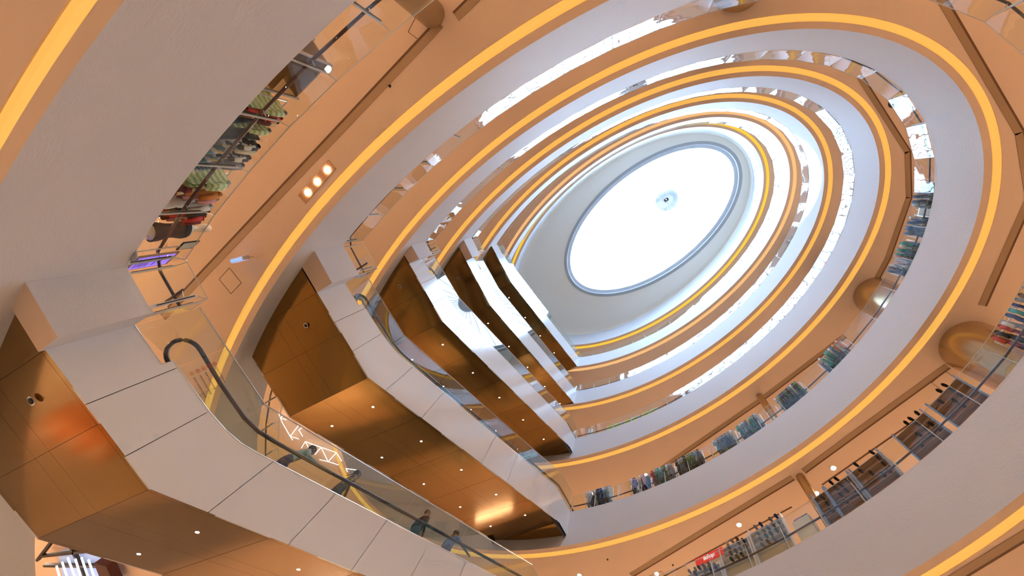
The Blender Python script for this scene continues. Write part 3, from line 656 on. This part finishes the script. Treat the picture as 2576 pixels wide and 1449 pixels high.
shelf_unit(1, 249.0, 252.6, .62, 'walnut shoe shelf beside the thin round column', seed=5, dens=.8)
shelf_unit(1, 252.8, 254.6, .62, 'narrow walnut shoe shelf by the thin column', seed=6, dens=.8)
M_acr = mat('clear acrylic edge', (.80, .80, .84), .2)
shelf_unit(1, 259.4, 264.4, .48, 'white sandal shelf at the right of the red sign', rows=(1.0, 1.22, 1.46, 1.70), cols=('grey', 'denim', 'navy', 'brown', 'grey'), kind='sandal', back=M_pale, board=M_acr, upr=M_acr, seed=7, dens=.8, gapx=.17, upr_h=1.86)
shelf_unit(1, 264.8, 269.2, .48, 'white sandal shelf just right of the red sign', rows=(1.0, 1.22, 1.46, 1.62), cols=('brown', 'black', 'cream', 'grey'), kind='sandal', back=M_pale, board=M_acr, upr=M_acr, seed=8, dens=.75, gapx=.17, upr_h=1.70)
shelf_unit(1, 269.6, 275.4, .48, 'white sandal shelf underneath the red sign', rows=(.90, 1.05, 1.18), cols=('grey', 'black', 'navy', 'grey'), kind='sandal', back=M_pale, board=M_acr, upr=M_acr, seed=9, dens=.8, gapx=.17, upr_h=1.24)
# the red shop sign
T = HT(1); P0 = Vector((2.92, 11.68, T+1.58)); P1 = Vector((3.66, 11.03, T+1.58)); d = (P1-P0); Ln = d.length; d.normalize(); ang = math.atan2(d.y, d.x)
M_red = mat('red sign enamel', (.72, .03, .015), .35, emit=(.8, .03, .01), estr=.35); M_white = mat('white lettering', (.9, .9, .9), .4, emit=(1, 1, 1), estr=.3)
t = thing('shop_sign', 'red rectangular shop sign with white lower-case lettering above the sandal shelves', 'sign', tuple((P0+P1)/2), ang)
b = MB(); b.box((0, 0, 0), Ln, .04, .27, M_red); b.build('sign_board', t)
fc = bpy.data.curves.new('lettering', 'FONT'); fc.body = 'fitflop'; fc.size = .215; fc.align_x = 'CENTER'; fc.align_y = 'CENTER'; fc.extrude = .006; fc.offset = .004; fc.space_character = .86
ft = bpy.data.objects.new('lettering_curve', fc); sc.collection.objects.link(ft); bpy.context.view_layer.update(); fm = bpy.data.meshes.new_from_object(ft.evaluated_get(bpy.context.evaluated_depsgraph_get())); bpy.data.objects.remove(ft); bpy.data.curves.remove(fc)
fm.materials.clear(); fm.materials.append(M_white); fo = bpy.data.objects.new('lettering', fm); sc.collection.objects.link(fo); fo.parent = t
TXT = fo
n_in = Vector((-d.y, d.x, 0)); cen = Vector((-1.4, 5.3, 0)); inward = 1 if n_in.dot(cen-P0) > 0 else -1
fo.location = (0, inward*.024, 0); fo.rotation_euler = (math.pi/2, 0, 0 if inward < 0 else math.pi)
b = MB(); b.box((0, -inward*.03, -.20), Ln*.96, .02, .16, M_pale); b.build('back_board', t)
# striped bag on the floor display by the sandals
P, N, rz = frame_at(1, 257.0, .42, HT(1)); t = thing('folded_knitwear', 'pink and blue striped folded knitwear on a low plinth right of the sandals', 'clothes', tuple(P), rz)
b = MB(); b.box((0, 0, .5), .34, .5, 1.0, M_pale); b.build('plinth', t); b = MB(); b.box((0, .08, 1.05), .28, .22, .10, striped('pink striped knit', (.75, .7, .72), (.45, .12, .22), 4)); b.build('striped_top', t); b = MB(); b.box((0, -.14, 1.04), .28, .2, .08, CM['denim']); b.build('folded_jeans', t)

# white wall sign and wire stand, third storey
P, N, rz = frame_at(2, 207.0, .42, HT(2)); t = thing('poster_stand', 'white framed poster stand between two clothes racks at the right', 'sign', tuple(P), rz)
b = MB(); b.box((0, 0, .7), .03, .42, 1.3, M_steel); b.build('frame', t); b = MB(); b.box((-.018, 0, .75), .006, .36, 1.1, M_paper); b.build('poster_sheet', t)
P, N, rz = frame_at(2, 254.6, .40, HT(2)); t = thing('wire_stand', 'thin square wire display stand left of the dark jackets', 'stand', tuple(P), rz)
b = MB(); b.tube([(0, -.22, .02), (0, -.22, 1.38), (0, .22, 1.38), (0, .22, .02)], .01, M_steel, 6); b.tube([(-.2, -.22, .02), (.2, -.22, .02)], .01, M_steel, 6); b.tube([(-.2, .22, .02), (.2, .22, .02)], .01, M_steel, 6); b.build('frame', t)
# posters, fourth storey
M_post2 = patterned('poster print', [(.35, .48, .70), (.60, .68, .80), (.75, .78, .85), (.65, .70, .10)], 3)
for tt, lb in ((291.5, 'pale blue poster panel on the fourth storey, left one'), (286.6, 'pale blue poster panel on the fourth storey with a yellow figure'), (281.4, 'pale blue poster panel on the fourth storey, right one')):
    P, N, rz = frame_at(3, tt, .55, HT(3)); t = thing('wall_poster', lb, 'poster', tuple(P), rz, 'poster panels on the fourth storey')
    b = MB(); b.box((0, 0, .75), .04, 1.0, 1.5, M_post); b.build('board', t); b = MB(); b.box((-.022, 0, .8), .004, .92, 1.36, M_post2); b.build('print', t)
P, N, rz = frame_at(3, 298.5, .4, HT(3)); t = thing('white_drape', 'white cloth drape beside the post at the left end, fourth storey', 'curtain', tuple(P), rz)
b = MB(); b.grid([[(.03*math.sin(i*1.3), -.2+.04*i, z) for i in range(11)] for z in (.02, 1.5)], CM['white']); b.build('cloth', t, True); b = MB(); b.tube([(0, -.22, 1.52), (0, .24, 1.52)], .015, M_steel, 8); b.build('rod', t)

# ---- light-tube lattice under the third storey ceiling
NODE = dict(a=(-14.45, 9.75), b=(-14.37, 10.0), c=(-14.27, 10.29), d=(-13.97, 10.85), e=(-13.44, 10.21), f=(-13.28, 10.31), g=(-13.47, 10.47), h=(-13.31, 10.76), i=(-13.53, 10.92), j=(-13.86, 11.02), k=(-13.2, 11.0), l=(-13.45, 11.36), m=(-12.97, 11.49), n=(-12.41, 11.17), o=(-12.77, 11.58), p=(-12.12, 11.84), r=(-11.65, 11.32), t=(-11.42, 11.7), u=(-12.56, 11.8), v=(-14.08, 10.05), w=(-14.23, 9.85), y=(-11.25, 12.04), z=(-10.67, 12.03), q=(-11.18, 12.2), x=(-11.61, 11.92))
M_tube = mat('warm white light tube', (1, 1, 1), .4, emit=(1, .80, .68), estr=3.2)
t = thing('light_lattice', 'zigzag lattice of thin glowing warm white tubes behind the lowest escalator glass', 'ceiling light', (0, 0, EYE+15.2))
for s_ in ('ab', 'bw', 'bv', 'bc', 'cd', 'de', 'ef', 'fg', 'gh', 'di', 'dj', 'kl', 'km', 'kn', 'no', 'np', 'nr', 'rp', 'rt', 'pu', 'px', 'yz', 'yq'):
    A_, B_ = NODE[s_[0]], NODE[s_[1]]; b = MB(); b.tube([(*A_, 0), (*B_, 0)], .014, M_tube, 6); b.build('light_tube', t)
b = MB()
for n_ in 'bdknpry': b.tube([(*NODE[n_], 0), (*NODE[n_], HB(2)-EYE-15.2)], .006, M_steel, 5)
b.build('hanging_wire', t)
# fluorescent ceiling in the shop at the bottom left
TB = [((-18.69, 12.94), (-18.66, 14.6)), ((-18.35, 12.70), (-18.21, 14.3)), ((-18.01, 12.44), (-17.75, 14.2)), ((-17.65, 12.41), (-17.52, 14.2)), ((-17.33, 12.28), (-17.12, 14.2)), ((-17.02, 12.3), (-16.8, 14.2))]
M_fl = mat('fluorescent tube', (1, 1, 1), .4, emit=(.93, .92, 1.0), estr=4.0); M_panelb = mat('blue grey ceiling panel', (.32, .42, .62), .5, emit=(.3, .45, .9), estr=.25)  # bluish light on the raft panel is put in as a faint glow
for i, (A_, B_) in enumerate(TB):
    b = MB(); z = EYE+8.98; b.beam((*A_, z), (*B_, z), .04, .04, M_fl); tag(b.build('fluorescent_tube'), 'white fluorescent tube, %s of six in the bottom left shop ceiling' % ORDN[i], 'ceiling light', 'fluorescent tubes in the bottom left shop')
t = thing('ceiling_raft', 'blue grey shop ceiling raft with dark beams above the fluorescent tubes', 'ceiling panel', (0, 0, EYE+9.25))
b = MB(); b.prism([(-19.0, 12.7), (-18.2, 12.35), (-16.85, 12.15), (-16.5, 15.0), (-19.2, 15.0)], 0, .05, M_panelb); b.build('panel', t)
for a_, c_ in (((-19.6, 12.85), (-16.5, 11.9)), ((-19.6, 13.25), (-16.2, 12.5)), ((-18.0, 12.0), (-17.3, 14.6)), ((-19.9, 13.1), (-18.6, 11.8))):
    b = MB(); b.beam((*a_, -.12), (*c_, -.12), .09, .12, M_dark); b.build('beam', t)
b = MB(); b.prism([(-16.75, 12.35), (-16.2, 12.35), (-16.0, 13.2), (-16.55, 13.3)], -.3, 0, mat('dark maroon box', (.06, .01, .012), .5)); b.build('end_box', t)

# ---- safety sticker on the lowest escalator's end glass
u, n, L = esc_frame(ESC[0][1], ESC[0][2]); org = Vector((*ESC[0][1], 0)); T = HT(0)
t = thing('safety_sticker', 'clear safety sticker with five red and orange ring symbols and small print on escalator glass', 'sticker', (*ESC[0][1], T), math.atan2(u.y, u.x))
M_sr = mat('red sticker ink', (.60, .08, .06), .5); M_so = mat('orange sticker ink', (.75, .33, .05), .5); M_sk = mat('small print ink', (.12, .08, .09), .6)
for i in range(5):
    z = .42+.115*i; b = MB(); m = M_so if i < 1 else M_sr; b.tube([(1.12+.038*math.cos(TAU*j/20), -.006, z+.038*math.sin(TAU*j/20)) for j in range(20)], .0045, m, 4, True); b.box((1.12, -.006, z), .03, .003, .012, m); b.box((1.12, -.006, z), .010, .003, .034, M_sk); b.build('ring_symbol', t)
    b = MB(); rn = random.Random(i); x = 1.20
    while x < 1.20+.40-.02*i: w_ = rn.uniform(.012, .035); b.box((x+w_/2, -.006, z), w_, .002, .012, M_sk); b.box((x+w_/2, -.006, z-.02), w_*.8, .002, .006, M_sk); x += w_+.008
    b.build('small_print', t)
# ---------------------------------------------------------------- people
M_skin = mat('skin', (.56, .36, .27), .5); M_hair = mat('dark hair', (.03, .022, .02), .45)
def person(label, loc, rz, top, legs, shoes, J, hair=M_hair, extra=None, hair_long=False, group=None):
    """J: joint name -> local point; one continuous skinned body, coloured by what covers it"""
    root = thing('person', label, 'person', loc, rz, group)
    V, Ed, R, Mt = [], [], [], []
    def add(p, r, par=None): V.append(Vector(p)); R.append(r); i = len(V)-1; (Ed.append((par, i)) if par is not None else None); return i
    segs = []
    def seg(a, c, m): segs.append((V[a].copy(), V[c].copy(), m))
    pel = add(J['pelvis'], .125); wa = add(J['waist'], .115, pel); ch = add(J['chest'], .135, wa); nk = add(J['neckbase'], .065, ch); n2 = add(J['neck'], .052, nk); hd = add(J['head'], .088, n2); h2 = add(J['headtop'], .078, hd)
    nose = add(Vector(J['head'])+Vector((.098, 0, -.012)), .014, hd)
    for a, c, m in ((pel, wa, top), (wa, ch, top), (ch, nk, top), (nk, n2, M_skin), (n2, hd, M_skin), (hd, h2, M_skin), (hd, nose, M_skin)): seg(a, c, m)
    for sd in 'LR':
        hp = add(J['hip'+sd], .095, pel); kn = add(J['knee'+sd], .062, hp); an = add(J['ankle'+sd], .042, kn); ft = add(J['toe'+sd], .036, an)
        for a, c, m in ((pel, hp, legs), (hp, kn, legs), (kn, an, legs), (an, ft, shoes)): seg(a, c, m)
        sh = add(J['shoulder'+sd], .06, ch); el = add(J['elbow'+sd], .045, sh); wr = add(J['wrist'+sd], .030, el); pa = add(Vector(J['wrist'+sd])+(Vector(J['hand'+sd])-Vector(J['wrist'+sd]))*.5, .032, wr)
        for a, c, m in ((ch, sh, top), (sh, el, top), (el, wr, top), (wr, pa, M_skin)): seg(a, c, m)
        wv = Vector(J['wrist'+sd]); hv = Vector(J['hand'+sd]); dv = (hv-wv).normalized(); sv = dv.cross(Vector((0, 0, 1)) if abs(dv.z) < .9 else Vector((0, 1, 0))).normalized(); dn = dv.cross(sv).normalized()
        if dn.z > 0: dn = -dn
        for fi, (o_, l_) in enumerate(((-.027, .068), (-.009, .078), (.009, .074), (.027, .058))):
            k1 = V[pa]+dv*.045+sv*o_; f0 = add(k1, .0105, pa); f1 = add(k1+dv*l_*.5+dn*.012, .009, f0); f2 = add(k1+dv*l_*.8+dn*.04, .008, f1); seg(pa, f2, M_skin)
        tb = add(V[pa]+sv*-.035-dv*.01, .011, pa); t2 = add(V[pa]+sv*-.05+dv*.03+dn*.015, .009, tb); seg(pa, t2, M_skin)
    me = bpy.data.meshes.new('body'); me.from_pydata([tuple(v) for v in V], Ed, []); o = bpy.data.objects.new('body', me); sc.collection.objects.link(o)
    sk = o.modifiers.new('skin', 'SKIN'); sk.use_smooth_shade = True; o.modifiers.new('sub', 'SUBSURF').levels = 2
    for i, sv in enumerate(me.skin_vertices[0].data): sv.radius = (R[i], R[i]); sv.use_root = (i == 0)
    bpy.context.view_layer.update(); ev = o.evaluated_get(bpy.context.evaluated_depsgraph_get()); m2 = bpy.data.meshes.new_from_object(ev); o.modifiers.clear(); o.data = m2; m2.materials.clear()
    ms = []
    for x in (top, legs, shoes, M_skin):
        if x not in ms: ms.append(x)
    for x in ms: m2.materials.append(x)
    def dist(p, a, c): d = c-a; f = max(0, min(1, (p-a).dot(d)/max(1e-9, d.length_squared))); return (p-a-d*f).length
    for p in m2.polygons:
        c = p.center; best = min(((dist(c, a, d_), m) for a, d_, m in segs), key=lambda q: q[0]); p.material_index = ms.index(best[1]); p.use_smooth = True
    o.parent = root
    H = Vector(J['head']); b = MB()
    rows = []; 
    for i in range(7):
        ph = rad(-35 + 125*i/6); rr = .104*math.cos(ph); rows.append([H+Vector((-.012+rr*1.05*math.cos(TAU*j/18)*(1 if math.cos(TAU*j/18) < .2 or ph > .45 else .72), rr*.92*math.sin(TAU*j/18), .035+.112*math.sin(ph))) for j in range(18)])
    b.grid(rows, hair, True); b.face(rows[-1], hair)
    if hair_long: b.grid([[H+Vector((-.05-.02*i, .10*math.sin(a_), -.04*i+.02+.02*math.cos(a_))) for a_ in [rad(-80+16*j) for j in range(11)]] for i in range(8)], hair)
    b.build('hair', root, True)
    for sd in (-1, 1):
        b = MB(); b.tube([H+Vector((.0, sd*.085, -.03)), H+Vector((-.01, sd*.098, 0)), H+Vector((.0, sd*.09, .03))], .012, M_skin, 6); b.build('ear', root, True)
        b = MB(); b.box(H+Vector((.086, sd*.032, .012)), .008, .022, .010, M_dark); b.build('eye', root)
    b = MB(); b.box(H+Vector((.082, 0, -.048)), .008, .042, .008, M_sr); b.build('mouth', root)
    return root
def stand_pose(lean=0.0, armR=None, armL=None, step=.12):
    l = lean; J = dict(pelvis=(0, 0, .95), waist=(.03+l*.2, 0, 1.10), chest=(.04+l*.6, 0, 1.32), neckbase=(.03+l*.85, 0, 1.46), neck=(.04+l*.95, 0, 1.52), head=(.06+l*1.1, 0, 1.62), headtop=(.05+l*1.15, 0, 1.70),
        hipL=(0, .10, .88), kneeL=(.06, .11, .50), ankleL=(0, .11, .08), toeL=(.15, .12, .035), hipR=(0, -.10, .88), kneeR=(step+.05, -.11, .52), ankleR=(step-.03, -.11, .09), toeR=(step+.13, -.12, .04),
        shoulderL=(.03+l*.75, .19, 1.40), elbowL=(0+l*.6, .24, 1.12), wristL=(.10+l*.6, .22, .89), handL=(.15+l*.6, .20, .80), shoulderR=(.03+l*.75, -.19, 1.40), elbowR=(0+l*.6, -.24, 1.12), wristR=(.10+l*.6, -.22, .89), handR=(.15+l*.6, -.20, .80))
    if armR: J.update(elbowR=armR[0], wristR=armR[1], handR=armR[2])
    if armL: J.update(elbowL=armL[0], wristL=armL[1], handL=armL[2])
    return J
def on_esc(s_, w): return org + u*s_ + n*w
ua = math.atan2(u.y, u.x)
def stepz(s_):
    Tn = HT(1); ns = int((Tn-T)/.2); te_ = 3.0+(Tn-T-.72)/.62; tread = (te_+.5-2.6)/ns; i = int((s_-2.3)/tread); return T+.2*(i+1)
M_mint = mat('pale mint shirt', (.48, .66, .58), .8); M_jean = CM['navy']; M_pat = patterned('grey camouflage print', [(.16, .19, .20), (.30, .34, .34), (.10, .12, .13)], 12)
p = on_esc(3.62, .92); person('person in a pale mint shirt and dark trousers leaning forward on the lowest escalator', (p.x, p.y, stepz(3.62)), ua, M_mint, M_jean, M_rubber, stand_pose(.16, ((.18, -.34, 1.20), (.38, -.46, 1.16), (.47, -.50, 1.15)), step=.10))
p = on_esc(5.0, .90); person('person in a grey patterned top with dark hair, second rider up the escalator', (p.x, p.y, stepz(5.0)), ua, M_pat, CM['denim'], M_rubber, stand_pose(.05), hair_long=True)
p = on_esc(7.55, .92); person('person in a dark jacket seen from behind, standing alone mid escalator', (p.x, p.y, stepz(7.55)), ua, CM['black'], CM['denim'], M_rubber, stand_pose(.0), hair=mat('greying hair', (.14, .12, .11), .5))
p = on_esc(8.75, .86); person('person in a long blue coat reaching for the handrail, highest rider', (p.x, p.y, stepz(8.75)), ua, CM['blue'], CM['navy'], M_rubber, stand_pose(.06, ((.20, -.36, 1.18), (.42, -.44, 1.12), (.52, -.47, 1.11))), hair_long=True)
u1, n1, _ = esc_frame(ESC[1][1], ESC[1][2]); q = Vector((*ESC[1][1], 0)) + u1*.35 + n1*.95
person('person in a pale blue shirt with one arm stretched out at the second landing', (q.x, q.y, HT(1)+.015), math.atan2(u1.y, u1.x), CM['pale blue'], CM['grey'], M_rubber, stand_pose(.05, ((.25, -.30, 1.25), (.48, -.34, 1.15), (.57, -.35, 1.12)), step=.05))

# ---- ground-floor sign mirrored in the polished escalator undersides; glowing counters added for their reflections
t = thing('shop_front_sign', 'pale violet lit sign panel with dark capitals mirrored in the lowest escalator underside', 'sign', (-16.9, 22.0, 4.4), rad(-32))
M_vio = mat('pale violet lit panel', (.3, .3, .6), .4, emit=(.42, .38, .95), estr=.9)
b = MB(); b.box((0, 0, 0), 2.6, .12, 1.7, M_vio); b.build('sign_board', t)
b = MB()
for k_, (px, seg_) in enumerate(((-.75, 'D'), (-.28, 'I'), (.15, 'O'), (.62, 'R'))):
    q = {'D': [(0, -.2), (0, .2), (.12, .2), (.22, .1), (.22, -.1), (.12, -.2), (0, -.2)], 'I': [(.1, -.2), (.1, .2)], 'O': [(.12+.13*math.cos(TAU*j/12), .2*math.sin(TAU*j/12)) for j in range(13)], 'R': [(0, -.2), (0, .2), (.14, .18), (.18, .08), (.12, 0), (0, 0), (.08, 0), (.2, -.2)]}[seg_]
    b.tube([(px+x, -.07, z) for x, z in q], .022, M_ink, 5)
b.build('lettering', t)
for lb, x, y, c_, e_ in (('white cosmetics counter with a glowing top mirrored in the bronze underside', -14.6, 6.3, (.7, .7, .7), (1, .93, .8)), ('orange fronted counter with a glowing top mirrored in the bronze underside', -16.4, 8.6, (.8, .25, .05), (1, .5, .2))):
    t = thing('shop_counter', lb, 'counter', (x, y, 0), rad(25), 'counters on the ground floor')
    b = MB(); b.box((0, 0, .45), 2.2, .8, .9, mat('counter front', c_, .4)); b.build('counter_body', t)
    b = MB(); b.box((0, 0, .93), 2.1, .7, .05, mat('counter glow', c_, .4, emit=e_, estr=.7)); b.build('lit_top', t)
    b = MB()
    for i in range(5): b.box((-.8+.4*i, 0, 1.06), .12, .12, .2, M_red if i % 2 else M_white)
    b.build('product_boxes', t)

# lamps already light their surroundings; their small glowing faces are left to be found by the camera and by reflections
for m in bpy.data.materials: m.cycles.emission_sampling = 'NONE'
